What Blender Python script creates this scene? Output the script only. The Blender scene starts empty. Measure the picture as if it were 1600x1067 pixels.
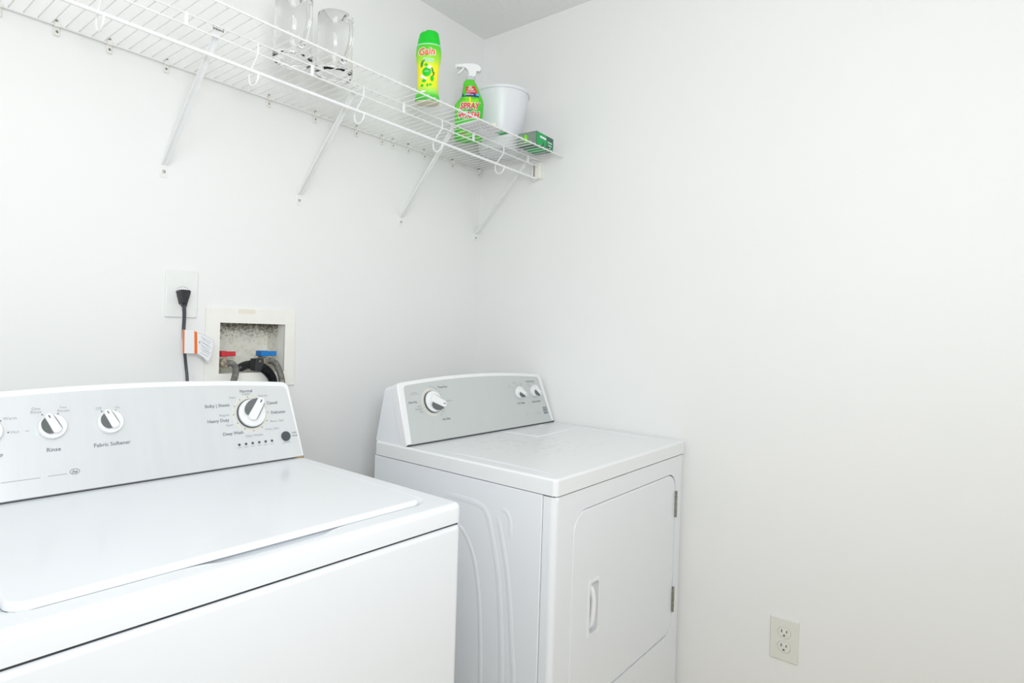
import bpy, bmesh, math, random
from mathutils import Vector, Matrix, geometry
random.seed(7)
C = bpy.context.scene.collection
PI = math.pi

# ------------------------------------------------------------------ camera
FW = Vector((0.76729620, 0.64127932, -0.00416855))
RT = Vector((0.64107311, -0.76684689, 0.03116284))
UP = Vector((-0.01678745, 0.02658347, 0.99950563))
CAM = Vector((-1.82716549, -1.54945647, 1.23634691))
cd = bpy.data.cameras.new('camera'); cam = bpy.data.objects.new('camera', cd); C.objects.link(cam)
cd.sensor_width = 36.0; cd.lens = 941.6034 / 1600 * 36
cd.shift_x = 50.21 / 1600; cd.shift_y = -13.06 / 1600
cd.clip_start = 0.02; cd.clip_end = 50
m = Matrix.Identity(4)
for i in range(3):
    m[i][0] = RT[i]; m[i][1] = UP[i]; m[i][2] = -FW[i]; m[i][3] = CAM[i]
cam.matrix_world = m
bpy.context.scene.camera = cam

# ------------------------------------------------------------------ world, lights, exposure
w = bpy.data.worlds.new('world'); bpy.context.scene.world = w; w.use_nodes = True
w.node_tree.nodes['Background'].inputs[0].default_value = (0.75, 0.85, 1.0, 1)
w.node_tree.nodes['Background'].inputs[1].default_value = 1.0
vs = bpy.context.scene.view_settings
vs.view_transform = 'Standard'; vs.look = 'None'; vs.gamma = 1.0; vs.use_curve_mapping = False
vs.exposure = 0.0
def area(name, loc, target, sx, sy, power, col):
    l = bpy.data.lights.new(name, 'AREA'); l.shape = 'RECTANGLE'; l.size = sx; l.size_y = sy
    l.energy = power; l.color = col
    o = bpy.data.objects.new(name, l); C.objects.link(o); o.location = loc
    o.rotation_euler = (Vector(target) - Vector(loc)).to_track_quat('-Z', 'Y').to_euler()
    return o
area('camera_fill_light', (-2.45, -2.20, 1.90), (-0.9, -0.2, 1.2), 1.05, 1.05, 19.6, (0.928, 0.970, 1.0))  # soft fill added behind the camera; the walls have no doorway
area('forward_bounce_flash', (-1.78, -1.72, 1.45), (-0.50, -0.65, 2.39), 0.32, 0.32, 10.8, (0.950, 0.952, 1.0))

# ------------------------------------------------------------------ materials
def mat(name, col, rough=0.5, metal=0.0, **kw):
    M = bpy.data.materials.new(name); M.use_nodes = True
    b = M.node_tree.nodes['Principled BSDF']
    b.inputs['Base Color'].default_value = (*col, 1); b.inputs['Roughness'].default_value = rough
    b.inputs['Metallic'].default_value = metal
    for k, v in kw.items(): b.inputs[k.replace('_', ' ')].default_value = v
    return M
def noise_mix(M, col2, scale, lo, hi, detail=4, stretch=(1, 1, 1), rough=0.6, coord='Object'):
    """blend base colour to col2 where a noise lies above lo..hi"""
    nt = M.node_tree; b = nt.nodes['Principled BSDF']; N = nt.nodes.new; L = nt.links.new
    base = b.inputs['Base Color']
    tc = N('ShaderNodeTexCoord'); mp = N('ShaderNodeMapping'); mp.inputs['Scale'].default_value = stretch
    nz = N('ShaderNodeTexNoise'); nz.inputs['Scale'].default_value = scale; nz.inputs['Detail'].default_value = detail
    nz.inputs['Roughness'].default_value = rough
    cr = N('ShaderNodeMapRange'); cr.inputs['From Min'].default_value = lo; cr.inputs['From Max'].default_value = hi
    mx = N('ShaderNodeMix'); mx.data_type = 'RGBA'
    L(tc.outputs[coord], mp.inputs['Vector']); L(mp.outputs[0], nz.inputs['Vector']); L(nz.outputs['Fac'], cr.inputs['Value'])
    L(cr.outputs[0], mx.inputs['Factor'])
    if base.is_linked:
        src = base.links[0].from_socket; L(src, mx.inputs['A'])
    else: mx.inputs['A'].default_value = base.default_value
    mx.inputs['B'].default_value = (*col2, 1)
    L(mx.outputs['Result'], base)
    return cr, mx
def bump(M, scale, strength, dist=0.002, detail=3, stretch=(1, 1, 1)):
    nt = M.node_tree; b = nt.nodes['Principled BSDF']; N = nt.nodes.new; L = nt.links.new
    tc = N('ShaderNodeTexCoord'); mp = N('ShaderNodeMapping'); mp.inputs['Scale'].default_value = stretch
    nz = N('ShaderNodeTexNoise'); nz.inputs['Scale'].default_value = scale; nz.inputs['Detail'].default_value = detail
    bp = N('ShaderNodeBump'); bp.inputs['Strength'].default_value = strength; bp.inputs['Distance'].default_value = dist
    L(tc.outputs['Object'], mp.inputs['Vector']); L(mp.outputs[0], nz.inputs['Vector'])
    L(nz.outputs['Fac'], bp.inputs['Height']); L(bp.outputs[0], b.inputs['Normal'])
WALL = mat('wall_paint', (0.880, 0.884, 0.868), 0.55); bump(WALL, 260, 0.12, 0.0008); noise_mix(WALL, (0.865, 0.873, 0.853), 2.2, 0.45, 0.75)
CEIL = mat('ceiling_paint', (0.90, 0.91, 0.895), 0.8); bump(CEIL, 70, 0.35, 0.004)
FLOOR = mat('vinyl_floor', (0.74, 0.61, 0.45), 0.45); noise_mix(FLOOR, (0.66, 0.55, 0.42), 5, 0.4, 0.7, stretch=(1, 6, 1))
TRIM = mat('trim_paint', (0.86, 0.86, 0.85), 0.35); noise_mix(TRIM, (0.84, 0.84, 0.83), 9, .5, .8)
ENAMEL = mat('white_enamel', (0.868, 0.895, 0.92), 0.28, Coat_Weight=0.4, Coat_Roughness=0.12); noise_mix(ENAMEL, (0.858, 0.884, 0.905), 6, .5, .8)
PLASTIC = mat('white_plastic', (0.88, 0.89, 0.89), 0.32); noise_mix(PLASTIC, (0.87, 0.88, 0.878), 12, .5, .8)
SILVER_W = mat('washer_silver_panel', (0.74, 0.765, 0.775), 0.34, 0.35); noise_mix(SILVER_W, (0.765, 0.787, 0.797), 9, .35, .7, stretch=(5, .4, .4))  # base colour lighter than the dryer's, standing in for light reflected off it
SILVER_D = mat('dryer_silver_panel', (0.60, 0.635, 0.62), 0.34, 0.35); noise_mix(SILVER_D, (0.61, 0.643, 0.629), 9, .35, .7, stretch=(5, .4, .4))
GAP = mat('dark_gap', (0.05, 0.055, 0.06), 0.8)  # near-black, puts the shade of the panel gaps into the colour
INLAY = mat('grey_inlay', (0.13, 0.145, 0.145), 0.45); noise_mix(INLAY, (0.15, 0.16, 0.16), 60, .4, .7)
INK = mat('grey_ink', (0.17, 0.18, 0.21), 0.6); LITEINK = mat('pale_grey_ink', (0.37, 0.38, 0.41), 0.6)
BEIGE = mat('pale_beige_print', (0.73, 0.73, 0.67), 0.45)
BUTTON = mat('charcoal_button', (0.07, 0.08, 0.09), 0.3)
WIRE = mat('vinyl_coated_wire', (0.88, 0.89, 0.87), 0.35); noise_mix(WIRE, (0.80, 0.81, 0.77), 14, .5, .75)
ROD = mat('white_rod_coating', (0.92, 0.935, 0.935), 0.3); noise_mix(ROD, (0.82, 0.84, 0.83), 10, .5, .8)
CLIP = mat('cream_clip_plastic', (0.86, 0.855, 0.80), 0.4); noise_mix(CLIP, (0.70, 0.62, 0.50), 60, .60, .75)
SCREW = mat('steel_screw', (0.55, 0.55, 0.52), 0.35, 0.7); noise_mix(SCREW, (0.16, 0.16, 0.15), 300, .45, .6)
CREAM = mat('aged_cream_plastic', (0.92, 0.915, 0.855), 0.4); noise_mix(CREAM, (0.89, 0.88, 0.81), 12, .45, .75)
PLATE = mat('ivory_wall_plate', (0.79, 0.79, 0.73), 0.35); noise_mix(PLATE, (0.77, 0.77, 0.70), 20, .5, .8)
PLATE2 = mat('white_wall_plate', (0.87, 0.88, 0.855), 0.35); noise_mix(PLATE2, (0.82, 0.84, 0.81), 20, .5, .8)
BLACK = mat('black_rubber', (0.022, 0.025, 0.028), 0.42); noise_mix(BLACK, (0.05, 0.053, 0.055), 50, .5, .8)
HOSE = mat('grey_rubber_hose', (0.13, 0.13, 0.12), 0.6); noise_mix(HOSE, (0.30, 0.29, 0.25), 90, .45, .7); bump(HOSE, 400, .6, .001)
CORD = mat('cord_sheath', (0.04, 0.042, 0.055), 0.4); noise_mix(CORD, (0.06, 0.062, 0.075), 50, .5, .8)
RED = mat('red_lever_plastic', (0.62, 0.03, 0.045), 0.4); noise_mix(RED, (0.5, 0.02, 0.03), 60, .5, .8)
BLUE = mat('blue_lever_plastic', (0.0, 0.20, 0.60), 0.4); noise_mix(BLUE, (0.0, 0.15, 0.5), 60, .5, .8)
BRASS = mat('corroded_brass', (0.55, 0.50, 0.38), 0.5, 0.3); noise_mix(BRASS, (0.30, 0.26, 0.19), 120, .45, .6); bump(BRASS, 300, .6, .001)
HINGE = mat('hinge_steel', (0.38, 0.38, 0.33), 0.4, 0.6); noise_mix(HINGE, (0.2, 0.2, 0.17), 200, .45, .6, stretch=(1, 1, 3))
GLASS = mat('clear_glass', (1.0, 1.0, 1.0), 0.0, Transmission_Weight=1.0, IOR=1.46)
GREEN = mat('cap_green', (0.0, 0.62, 0.02), 0.3); noise_mix(GREEN, (0.0, 0.56, 0.02), 30, .5, .8)
LIME = mat('label_lime', (0.22, 0.78, 0.02), 0.4)
ORANGE = mat('orange_print', (0.85, 0.17, 0.02), 0.5); WHITEP = mat('white_print', (0.88, 0.89, 0.9), 0.5)
REDP = mat('red_print', (0.78, 0.04, 0.04), 0.5); NAVY = mat('navy_print', (0.03, 0.05, 0.22), 0.5)
AQUA = mat('aqua_print', (0.1, 0.55, 0.75), 0.5); TEAL = mat('pale_green_print', (0.45, 0.82, 0.55), 0.5)
YELLOW = mat('yellow_print', (0.95, 0.85, 0.03), 0.5); DKGREEN = mat('leaf_green_print', (0.04, 0.30, 0.03), 0.5)
BUCKET = mat('white_bucket_plastic', (0.80, 0.82, 0.85), 0.35); noise_mix(BUCKET, (0.79, 0.81, 0.84), 8, .5, .8)
PAPER = mat('white_paper', (0.85, 0.86, 0.87), 0.6); noise_mix(PAPER, (0.80, 0.81, 0.83), 25, .5, .8)
BOXGREEN = mat('box_green', (0.0, 0.40, 0.09), 0.45); noise_mix(BOXGREEN, (0.0, 0.46, 0.12), 30, .5, .8)
BOXDARK = mat('box_dark_green', (0.035, 0.13, 0.085), 0.45); noise_mix(BOXDARK, (0.05, 0.17, 0.11), 30, .5, .8)
BOXGREY = mat('box_side_print', (0.25, 0.28, 0.26), 0.5); noise_mix(BOXGREY, (0.20, 0.42, 0.20), 45, .45, .65)
def grad_z(M, stops, noisecol=None):
    nt = M.node_tree; b = nt.nodes['Principled BSDF']; N = nt.nodes.new; L = nt.links.new
    tc = N('ShaderNodeTexCoord'); sp = N('ShaderNodeSeparateXYZ'); cr = N('ShaderNodeValToRGB')
    L(tc.outputs['Object'], sp.inputs[0]); mr = N('ShaderNodeMapRange'); L(sp.outputs['Z'], mr.inputs['Value'])
    mr.inputs['From Min'].default_value = stops[0][0]; mr.inputs['From Max'].default_value = stops[-1][0]
    L(mr.outputs[0], cr.inputs[0]); z0, z1 = stops[0][0], stops[-1][0]
    e = cr.color_ramp.elements
    while len(e) < len(stops): e.new(0.5)
    for i, (z, c) in enumerate(stops):
        e[i].position = (z - z0) / (z1 - z0); e[i].color = (*c, 1)
    L(cr.outputs[0], b.inputs['Base Color'])
GAINLAB = mat('yellow_green_label', (0.5, 0.8, 0.02), 0.35)
grad_z(GAINLAB, [(0.0, (0.03, .55, .02)), (0.018, (0.05, .62, .03)), (0.03, (0.35, .80, .12)), (0.045, (0.75, .86, .02)), (0.075, (0.97, .85, .0)), (0.10, (0.86, .86, .02)), (0.118, (0.40, .78, .03)), (0.15, (0.10, .66, .02)), (0.17, (0.10, .66, .02))])
SPRAYGREEN = mat('spray_bottle_green', (0.05, 0.58, 0.02), 0.35); noise_mix(SPRAYGREEN, (0.16, 0.70, 0.05), 18, .45, .7)
STAINED = mat('dryer_top_enamel', (0.885, 0.902, 0.905), 0.28, Coat_Weight=0.4, Coat_Roughness=0.12)
c1, m1 = noise_mix(STAINED, (0.52, 0.45, 0.36), 26, 0.555, 0.70, detail=8, stretch=(1, 1.6, 1), rough=0.7)
def mask(M, cr, mx, cx, cy, rx, ry, power=1.0):
    """keep a stain only within an ellipse of the object's own coordinates"""
    nt = M.node_tree; N = nt.nodes.new; L = nt.links.new
    tc = N('ShaderNodeTexCoord'); mp = N('ShaderNodeMapping'); mp.inputs['Location'].default_value = (-cx / rx, -cy / ry, 0)
    mp.inputs['Scale'].default_value = (1 / rx, 1 / ry, 0)
    g = N('ShaderNodeTexGradient'); g.gradient_type = 'SPHERICAL'
    mu = N('ShaderNodeMath'); mu.operation = 'MULTIPLY'
    L(tc.outputs['Object'], mp.inputs[0]); L(mp.outputs[0], g.inputs[0]); L(g.outputs['Fac'], mu.inputs[0]); L(cr.outputs[0], mu.inputs[1])
    L(mu.outputs[0], mx.inputs['Factor'])
mask(STAINED, c1, m1, -0.04, -0.02, 0.34, 0.24)
GRIME = mat('flaking_box_back', (0.90, 0.89, 0.80), 0.8); bump(GRIME, 120, 1.0, 0.003, 6)
noise_mix(GRIME, (0.70, 0.68, 0.58), 60, .52, .70, detail=8, rough=.7)
def mildew():
    nt = GRIME.node_tree; b = nt.nodes['Principled BSDF']; N = nt.nodes.new; L = nt.links.new
    src = b.inputs['Base Color'].links[0].from_socket
    tc = N('ShaderNodeTexCoord'); sp = N('ShaderNodeSeparateXYZ'); mr = N('ShaderNodeMapRange')
    mr.inputs['From Min'].default_value = 1.165; mr.inputs['From Max'].default_value = 1.245
    mr.inputs['To Min'].default_value = -0.10; mr.inputs['To Max'].default_value = 0.26
    nz = N('ShaderNodeTexNoise'); nz.inputs['Scale'].default_value = 130; nz.inputs['Detail'].default_value = 8; nz.inputs['Roughness'].default_value = .75
    ad = N('ShaderNodeMath'); ad.operation = 'ADD'; cr = N('ShaderNodeMapRange'); cr.inputs['From Min'].default_value = .55; cr.inputs['From Max'].default_value = .74
    mx = N('ShaderNodeMix'); mx.data_type = 'RGBA'; mx.inputs['B'].default_value = (.24, .215, .17, 1)
    L(tc.outputs['Object'], sp.inputs[0]); L(tc.outputs['Object'], nz.inputs['Vector']); L(sp.outputs['Z'], mr.inputs['Value'])
    L(mr.outputs[0], ad.inputs[0]); L(nz.outputs['Fac'], ad.inputs[1]); L(ad.outputs[0], cr.inputs['Value'])
    L(cr.outputs[0], mx.inputs['Factor']); L(src, mx.inputs['A']); L(mx.outputs['Result'], b.inputs['Base Color'])
mildew()

# ------------------------------------------------------------------ helpers
def empty(name, label, cat, loc=(0, 0, 0), rz=0, group=None):
    o = bpy.data.objects.new(name, None); C.objects.link(o); o.location = loc; o.rotation_euler = (0, 0, rz)
    o.empty_display_size = 0.05; o['label'] = label; o['category'] = cat
    if group: o['group'] = group
    return o
def obj(name, bm, m, parent=None, smooth=True, label=None, angle=35):
    me = bpy.data.meshes.new(name); bmesh.ops.recalc_face_normals(bm, faces=bm.faces[:]) if name not in NOREC else None
    bm.to_mesh(me); bm.free(); me.materials.append(m)
    if smooth:
        me.polygons.foreach_set('use_smooth', [True] * len(me.polygons))
        try: me.set_sharp_from_angle(angle=math.radians(angle))
        except Exception: pass
    o = bpy.data.objects.new(name, me); C.objects.link(o)
    if smooth and name in WEIGHTED:
        wn = o.modifiers.new('weighted_normal', 'WEIGHTED_NORMAL'); wn.keep_sharp = True; wn.weight = 100
    if parent: o.parent = parent
    if label: o['label'] = label
    return o
WEIGHTED = {'cabinet', 'lid', 'top_panel', 'console_bezel', 'console_housing', 'front_panel', 'door', 'spray_head', 'plug', 'cover_plate', 'knob', 'foot_plate', 'handle', 'lever', 'face_frame', 'carton_body', 'packet_sleeve', 'hose_clamp'}
NOREC = set()
def struct(name, bm, m, parent=None, smooth=False):
    o = obj(name, bm, m, parent, smooth)
    if not parent: o['kind'] = 'structure'
    return o
def tag(o, label, cat, group=None):
    o['label'] = label; o['category'] = cat
    if group: o['group'] = group
    return o
def box(bm, x0, x1, y0, y1, z0, z1, M=None, bev=0.0, seg=2):
    b = bmesh.new(); r = bmesh.ops.create_cube(b, size=1)
    bmesh.ops.scale(b, vec=(x1 - x0, y1 - y0, z1 - z0), verts=b.verts)
    bmesh.ops.translate(b, vec=((x0 + x1) / 2, (y0 + y1) / 2, (z0 + z1) / 2), verts=b.verts)
    if bev > 0: bmesh.ops.bevel(b, geom=b.edges[:], offset=bev, segments=seg, profile=0.5, affect='EDGES')
    if M is not None: bmesh.ops.transform(b, matrix=M, verts=b.verts)
    merge(bm, b)
def merge(bm, b):
    me = bpy.data.meshes.new('tmp'); b.to_mesh(me); b.free(); bm.from_mesh(me); bpy.data.meshes.remove(me)
def tube(bm, pts, r, n=8, caps=True, flat=1.0):
    """sweep; r a number or a function of 0..1"""
    P = [Vector(p) for p in pts]; rings = []
    t0 = (P[1] - P[0]).normalized(); up = Vector((0, 0, 1)) if abs(t0.z) < 0.9 else Vector((1, 0, 0))
    side = t0.cross(up).normalized()
    for i, p in enumerate(P):
        t = (P[min(i + 1, len(P) - 1)] - P[max(i - 1, 0)]).normalized()
        side = (side - t * side.dot(t)).normalized(); b = t.cross(side)
        rr = r(i / (len(P) - 1)) if callable(r) else r
        rings.append([bm.verts.new(p + (side * math.cos(2 * PI * k / n) + b * math.sin(2 * PI * k / n) * flat) * rr) for k in range(n)])
    for a, c in zip(rings, rings[1:]):
        for k in range(n): bm.faces.new((a[k], a[(k + 1) % n], c[(k + 1) % n], c[k]))
    if caps: bm.faces.new(rings[0][::-1]); bm.faces.new(rings[-1])
def smooth_path(pts, n=8):
    P = [Vector(p) for p in pts]; out = []
    for i in range(len(P) - 1):
        a, b, c, d = P[max(i - 1, 0)], P[i], P[i + 1], P[min(i + 2, len(P) - 1)]
        for k in range(n):
            t = k / n
            out.append(0.5 * ((2 * b) + (c - a) * t + (2 * a - 5 * b + 4 * c - d) * t * t + (3 * b - a - 3 * c + d) * t ** 3))
    out.append(P[-1]); return out
def lathe(bm, prof, n=40, sx=1.0, sy=1.0, M=None, close=False):
    rings = []
    new = []
    for r, z in prof:
        if r < 1e-6: v = [bm.verts.new((0, 0, z))]
        else: v = [bm.verts.new((r * sx * math.cos(2 * PI * k / n), r * sy * math.sin(2 * PI * k / n), z)) for k in range(n)]
        rings.append(v); new += v
    pairs = list(zip(rings, rings[1:])) + ([(rings[-1], rings[0])] if close else [])
    for a, c in pairs:
        if len(a) == 1 and len(c) == 1: continue
        for k in range(n):
            if len(a) == 1: bm.faces.new((a[0], c[(k + 1) % n], c[k]))
            elif len(c) == 1: bm.faces.new((a[k], a[(k + 1) % n], c[0]))
            else: bm.faces.new((a[k], a[(k + 1) % n], c[(k + 1) % n], c[k]))
    if M is not None: bmesh.ops.transform(bm, matrix=M, verts=new)
def plate(bm, outer, holes, d0, d1, M=None, bev=0.0):
    """2-D outline (u,v) with holes, extruded from depth d0 to d1 (w axis); M maps (u,v,w)"""
    b = bmesh.new(); loops = [outer] + list(holes)
    tess = geometry.tessellate_polygon([[Vector((p[0], p[1], 0)) for p in l] for l in loops]) if holes else [list(range(len(outer)))]
    if not holes and sum(a[0] * b[1] - b[0] * a[1] for a, b in zip(outer, outer[1:] + outer[:1])) < 0: tess = [tess[0][::-1]]
    flat = [p for l in loops for p in l]
    F = [b.verts.new((p[0], p[1], d1)) for p in flat]; B = [b.verts.new((p[0], p[1], d0)) for p in flat]
    for t in tess:
        b.faces.new([F[i] for i in t]); b.faces.new([B[i] for i in reversed(t)])
    k = 0
    for l in loops:
        n = len(l)
        for i in range(n):
            a, c = k + i, k + (i + 1) % n
            b.faces.new((F[a], F[c], B[c], B[a]))
        k += n
    bmesh.ops.recalc_face_normals(b, faces=b.faces[:])
    if bev > 0:
        b.normal_update()
        b.verts.index_update(); no = len(outer); tot = len(flat)
        onout = lambda v: v.index < no or tot <= v.index < tot + no
        ed = [e for e in b.edges if len(e.link_faces) == 2 and onout(e.verts[0]) and onout(e.verts[1]) and abs(e.verts[0].co.z - d1) < 1e-7 and abs(e.verts[1].co.z - d1) < 1e-7 and e.calc_face_angle(0) > 1.0]
        bmesh.ops.bevel(b, geom=ed, offset=bev, segments=3, profile=0.5, affect='EDGES')
    if M is not None: bmesh.ops.transform(b, matrix=M, verts=b.verts)
    merge(bm, b)
def rrect(x0, x1, y0, y1, r, n=6):
    out = []
    for cx, cy, a0 in ((x1 - r, y1 - r, 0), (x0 + r, y1 - r, 90), (x0 + r, y0 + r, 180), (x1 - r, y0 + r, 270)):
        for i in range(n + 1):
            a = math.radians(a0 + 90 * i / n); out.append((cx + r * math.cos(a), cy + r * math.sin(a)))
    return out
def circ(cx, cy, r, n=24): return [(cx + r * math.cos(2 * PI * i / n), cy + r * math.sin(2 * PI * i / n)) for i in range(n)]
def frame(o, ex, ey, ez):
    M = Matrix.Identity(4)
    for i in range(3): M[i][0] = ex[i]; M[i][1] = ey[i]; M[i][2] = ez[i]; M[i][3] = o[i]
    return M
XZ = lambda y: frame((0, y, 0), (1, 0, 0), (0, 0, 1), (0, -1, 0))     # (u,v,w) -> x, z, towards -y
def text(bm, s, cu, cv, width, M, bold=0.0, lift=0.0003, shear=0.0, rot=0.0, height=None):
    cu_ = bpy.data.curves.new('t', 'FONT'); cu_.body = s; cu_.size = 1; cu_.shear = shear; cu_.offset = bold
    cu_.resolution_u = 2; cu_.align_x = 'CENTER'; cu_.align_y = 'CENTER'
    o = bpy.data.objects.new('t', cu_); me = bpy.data.meshes.new_from_object(o)
    xs = [v.co.x for v in me.vertices]; ys = [v.co.y for v in me.vertices]
    if not xs: return
    k = width / (max(xs) - min(xs)); ky = k if height is None else height / (max(ys) - min(ys))
    mx, my = (max(xs) + min(xs)) / 2, (max(ys) + min(ys)) / 2
    c, s_ = math.cos(rot), math.sin(rot)
    for v in me.vertices:
        x, y = (v.co.x - mx) * k, (v.co.y - my) * ky
        v.co = M @ Vector((cu + c * x - s_ * y, cv + s_ * x + c * y, lift))
    b = bmesh.new(); b.from_mesh(me); merge(bm, b)
    bpy.data.meshes.remove(me); bpy.data.objects.remove(o); bpy.data.curves.remove(cu_)

# ================================================================== the room
H = 2.39; XL, YF = -2.85, -2.75
T = 0.12
bm = bmesh.new(); box(bm, XL - T, T, YF - T, T, -0.1, 0); struct('floor', bm, FLOOR)
bm = bmesh.new(); box(bm, XL - T, T, YF - T, T, H, H + 0.1); struct('ceiling', bm, CEIL)
HX0, HX1, HZ0, HZ1 = -1.0478, -0.8545, 1.1010, 1.2362         # opening of the outlet box
bm = bmesh.new()
plate(bm, [(XL - T, 0), (T, 0), (T, H), (XL - T, H)], [[(HX0 - .004, HZ0 - .004), (HX1 + .004, HZ0 - .004), (HX1 + .004, HZ1 + .004), (HX0 - .004, HZ1 + .004)]], -T, 0, XZ(0))
struct('wall_back', bm, WALL)
bm = bmesh.new(); box(bm, 0, T, YF - T, 0, 0, H); struct('wall_right', bm, WALL)
bm = bmesh.new(); box(bm, XL - T, XL, YF - T, 0, 0, H); struct('wall_left', bm, WALL)
bm = bmesh.new(); box(bm, XL, 0, YF - T, YF, 0, H); struct('wall_front', bm, WALL)
bm = bmesh.new(); box(bm, -0.014, 0, YF, -0.014, 0, 0.085, bev=.004); struct('baseboard_right', bm, TRIM)
bm = bmesh.new(); box(bm, XL, -0.0, -0.014, 0, 0, 0.085, bev=.004); struct('baseboard_back', bm, TRIM)

# ================================================================== control knob (shared by both machines)
def knob(parent, M, cu, cv, r, ang, hd=0.013, nose=1.16, ring=True, main=-1, bw=.32):
    """disc with a raised grip bar; ang = pointing direction, clockwise from up"""
    K = M @ Matrix.Translation((cu, cv, 0)) @ Matrix.Rotation(-ang, 4, 'Z')
    bm = bmesh.new()
    lathe(bm, [(0, 0.001), (r * .96, 0.001), (r, .003), (r, hd - .003), (r * .94, hd - .0005), (r * .6, hd + .0005), (0, hd + .001)], 40, M=K)
    hb = hd + r * 0.40
    # grip bar: rounded outline, widest at the middle, drawn out to a nose over the rim
    hw = r * bw
    out = []
    for i in range(13):
        a = PI * i / 12; out.append((hw * .86 * math.cos(a), r * nose - hw * .86 + hw * .86 * math.sin(a)))
    for i in range(13):
        a = PI + PI * i / 12; out.append((hw * 1.0 * math.cos(a), -r * .70 + hw + hw * 1.0 * math.sin(a) * .9))
    plate(bm, out, [], hd * .35, hb, K, bev=r * .06)
    o = obj('knob', bm, PLASTIC, parent)
    bi = bmesh.new(); n = 14; N2 = 16
    for s in (-1, 1):
        top, bot = [], []
        y0, y1 = -r * .56, r * (nose - .22)
        for i in range(n + 1):
            t = i / n; y = y0 + (y1 - y0) * t
            bul = (4 * t * (1 - t)) ** 0.6 * (1 if s == main else .16)
            top.append(bi.verts.new(K @ Vector((s * (hw * (1.0 - .14 * t) + .0006), y, hb - r * .04))))
            bot.append(bi.verts.new(K @ Vector((s * (hw * (1.0 - .14 * t) + .0006 + bul * r * .42), y, hb - r * .04 - bul * (hb - hd - r * .06)))))
        for i in range(n): bi.faces.new((top[i], top[i + 1], bot[i + 1], bot[i]))
    bmesh.ops.remove_doubles(bi, verts=bi.verts, dist=1e-5)
    obj('grip_inlay', bi, INLAY, o, label='dark grey inlay along the grip')
    bt = bmesh.new(); plate(bt, rrect(-r * .05, r * .05, r * (nose - .42), r * (nose - .16), r * .04), [], hb, hb + .0004, K)
    obj('pointer_mark', bt, INK, o)
    if ring:
        br = bmesh.new(); plate(br, circ(0, 0, r * 1.055, 40), [circ(0, 0, r * .9, 40)], 0.0004, 0.0055, K); obj('knob_ring', br, BUTTON, o, label='black ring under the knob')
    return o

def arch(u, w, a, c): return a - c * (u + w / 2) ** 2
def console(parent, w, y0, z0, k, top, curv, yb, r_top, inset, off, panel_mat):
    """bezel plate, housing and inset panel; returns the face frame"""
    hy = math.hypot(1, k)
    F = frame((off[0], y0 + off[1], z0), (1, 0, 0), (0, k / hy, 1 / hy), (0, -1 / hy, k / hy))
    def outline(i, vb, lean, rr, n=28):
        """i = inset from the sides, rr = radius of upper corners"""
        pts = [(-i - 0.0, vb)]
        uR, uL = -i - lean, -w + i + lean
        c = lambda u: arch(u, w, top - (inset_top if i > .004 else 0), curv)
        vr = c(uR) - rr
        for j in range(7):
            a = math.radians(90 * j / 6); pts.append((uR - rr + rr * math.cos(a), c(uR - rr * (1 - math.cos(a))) - rr + rr * math.sin(a)))
        for j in range(1, n):
            u = (uR - rr) + (uL + rr - uR + rr) * j / n; pts.append((u, c(u)))
        for j in range(7):
            a = math.radians(90 + 90 * j / 6); pts.append((uL + rr + rr * math.cos(a), c(uL + rr * (1 + math.cos(a))) - rr + rr * math.sin(a)))
        pts.append((-w + i, vb))
        return pts
    inset_top = 0.0118
    O = outline(0.001, 0.0032, 0.010, r_top); I = outline(inset, 0.0036, 0.014, r_top * .7)
    bm = bmesh.new(); plate(bm, O, [], -0.026, 0.0, F, bev=0.004); obj('console_bezel', bm, PLASTIC, parent)
    bm = bmesh.new(); plate(bm, I, [], -0.001, 0.0008, F); obj('control_panel_base', bm, panel_mat, parent).name = 'control_panel'
    # housing behind the bezel: loft from its back edge to the upright rear face
    O2 = outline(0.003, 0.0, 0.010, r_top)
    bm = bmesh.new(); fr = [bm.verts.new(F @ Vector((u, v, -0.0265))) for u, v in O2]
    bk = []
    for u, v in O2:
        p = F @ Vector((u, v, 0)); z = z0 + (p.z - z0) * 0.90
        bk.append(bm.verts.new((p.x, yb + off[1] - (p.z - z0) * 0.12, z)))
    n = len(fr)
    for i in range(n): bm.faces.new((fr[i], fr[(i + 1) % n], bk[(i + 1) % n], bk[i]))
    bm.faces.new(bk); bm.faces.new(fr[::-1]); obj('console_housing', bm, ENAMEL, parent)
    bm = bmesh.new(); box(bm, -w + .004 + off[0], -.004 + off[0], y0 + .0006 + off[1], y0 + .03 + off[1], z0 - .0025, z0 + .0045); obj('console_shadow_gap', bm, GAP, parent).name = 'console_gap_shade'  # dark strip standing in for the shade under the console
    return F

# ================================================================== washer
WW, WD = 0.699, 0.66
tw = -0.0201
def local_to_world(R, t, x, y):
    return (R[0] + math.cos(t) * x - math.sin(t) * y, R[1] + math.sin(t) * x + math.cos(t) * y, 0)
ox, oy = WW / 2, -WD / 2                                         # mesh coords = corner coords + this offset
washer = empty('washing_machine', 'white top-load washing machine with silver control console, nearest the camera', 'washing machine', local_to_world((-1.0137, -0.8423), tw, -WW / 2, WD / 2), tw)
def wb(x0, x1, y0, y1, z0, z1, bev=0, seg=3):
    b = bmesh.new(); box(b, x0 + ox, x1 + ox, y0 + oy, y1 + oy, z0, z1, bev=bev, seg=seg); return b
ZT = 0.929
obj('cabinet', wb(-WW + .001, -.001, .001, WD, .03, ZT - .0385, .010), ENAMEL, washer)
bm = wb(-WW + .006, -.006, .006, WD - .004, ZT - .040, ZT - .0345); obj('deck_gap_shade', bm, GAP, washer)  # dark filler painted as the shade between cabinet and deck
bm = bmesh.new()
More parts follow.
